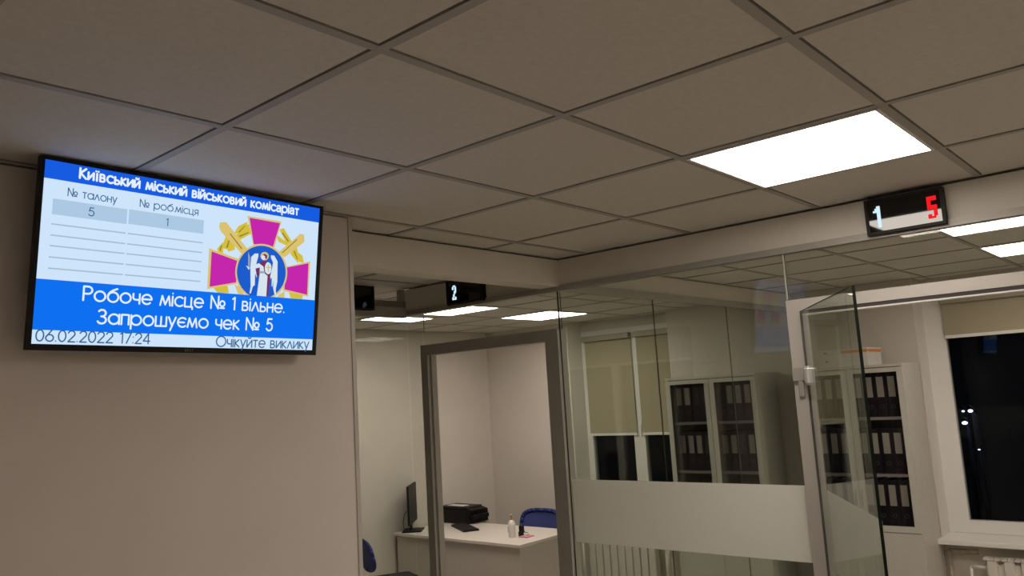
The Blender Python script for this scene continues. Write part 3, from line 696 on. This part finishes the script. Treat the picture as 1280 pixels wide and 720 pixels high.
# ------------------------------------------------------------------ office chairs
def chair(label, loc, rz, seat_m, zs=.47, top=.88, bw=.225, ft=.017):
    """swivel chair, seat facing local +x"""
    t = thing('office_chair', label, 'chair', loc, None, (0, 0, rz))
    obj('seat', B().prism([(-.22+.45*q[0], q[1]*.23) for q in [(0, -.8), (.06, -.95), (.9, -1), (.98, -.92), (1, 0), (.98, .92), (.9, 1), (.06, .95), (0, .8)]], .07, 'z', zs-.07, bev=.022), seat_m, t, local=True)
    # curved backrest: frame ring and mesh inside
    fr = B(); me_ = B(); n = 28
    zc, rz_ = (top+zs+.10)/2, (top-zs-.10)/2
    def pt(a, k):
        ca, sa = math.cos(a), math.sin(a); e = .55
        y = bw*k*math.copysign(abs(ca)**e, ca); z = zc+rz_*k*math.copysign(abs(sa)**e, sa)
        return Vector((-.23-.03*(z-zc)/rz_ + .9*y*y, y, z))
    ring = [pt(2*math.pi*i/n, .95) for i in range(n)]
    fr.tube(ring+[ring[0]], ft, 10)
    for p_ in ring:
        bmesh.ops.create_icosphere(fr.bm, subdivisions=1, radius=ft+.0002, matrix=Matrix.Translation(p_))
    loops = [[pt(2*math.pi*i/n, kk) for i in range(n)] for kk in (.95, .7, .4, .12)]
    for dx in (0, -.006):
        vs = [[me_.bm.verts.new(p_+Vector((dx, 0, 0))) for p_ in lp] for lp in loops]
        for a, c in zip(vs, vs[1:]):
            for i in range(n): me_.bm.faces.new((a[i], a[(i+1) % n], c[(i+1) % n], c[i])).smooth = True
        me_.bm.faces.new(vs[-1])
    obj('back_frame', fr, BLUEF, t, local=True); obj('back_mesh', me_, BLUEM, t, local=True)
    obj('back_bracket', B().box(-.27, -.235, -.03, .03, zs-.08, zs+.20, bev=.006).box(-.27, 0, -.03, .03, zs-.09, zs-.07), BLACK, t, local=True)
    obj('gas_column', B().cyl((0, 0, .10), (0, 0, zs-.08), .025), BLACK, t, local=True)
    for i in range(5):
        a = 2*math.pi*i/5+.3
        obj('base_leg', B().cyl((.02*math.cos(a), .02*math.sin(a), .10), (.29*math.cos(a), .29*math.sin(a), .07), .022, .015), BLACK, t, local=True)
        obj('caster', B().cyl((.29*math.cos(a)-.02*math.sin(a), .29*math.sin(a)+.02*math.cos(a), .028), (.29*math.cos(a)+.02*math.sin(a), .29*math.sin(a)-.02*math.cos(a), .028), .028).cyl((.29*math.cos(a), .29*math.sin(a), .03), (.29*math.cos(a), .29*math.sin(a), .075), .008), BLACK, t, local=True)
    return t
chair('blue mesh-backed chair pushed in behind the pale desk', (5.62, 2.80, 0), math.pi, SEATB, top=.83, bw=.25, ft=.021)
chair('blue-backed chair with a black seat in front of the desk, cut by the wall edge', (4.125, 3.06, 0), math.radians(-27), SEATB, zs=.50, top=.86)

# ------------------------------------------------------------------ outside, night
tag(obj('outdoor_ground', B().box(7.5, 60, -40, 40, -9.0, -8.8), ASPHALT), 'dark ground outside the window at night', 'ground', kind='structure')
def street_lamp(d, px_yaw, z, r, label):
    y = -2.386 + (d+.411)*math.tan(px_yaw)
    t = thing('street_lamp', label, 'street lamp', (d, y, -8.8), 'street lamps outside the right window')
    obj('pole', B().cyl((d, y, -8.8), (d, y, z+.12), .05, .04).tube([(d, y, z+.12), (d-.3, y, z+.16)], .03), ASPHALT, t)
    obj('lamp_head', B().lathe([(r*.5, -r*.6), (r, -r*.3), (r, r*.2), (r*.5, r*.5)], (d-.3, y, z), 14), STREET, t)
street_lamp(26, 0.20790, 0.775, 0.055, 'bright bluish street lamp, upper right of the cluster beyond the right window')
street_lamp(27, 0.21469, 0.725, 0.03, 'dimmer street lamp, upper left of the cluster beyond the right window')
street_lamp(25, 0.21445, 0.498, 0.06, 'bright bluish street lamp, lowest of the cluster beyond the right window')
street_lamp(26.5, 0.20539, 0.486, 0.028, 'dim street lamp right of the cluster beyond the right window')
street_lamp(25.5, 0.20453, -0.272, 0.02, 'tiny lone street lamp beneath the cluster beyond the right window')
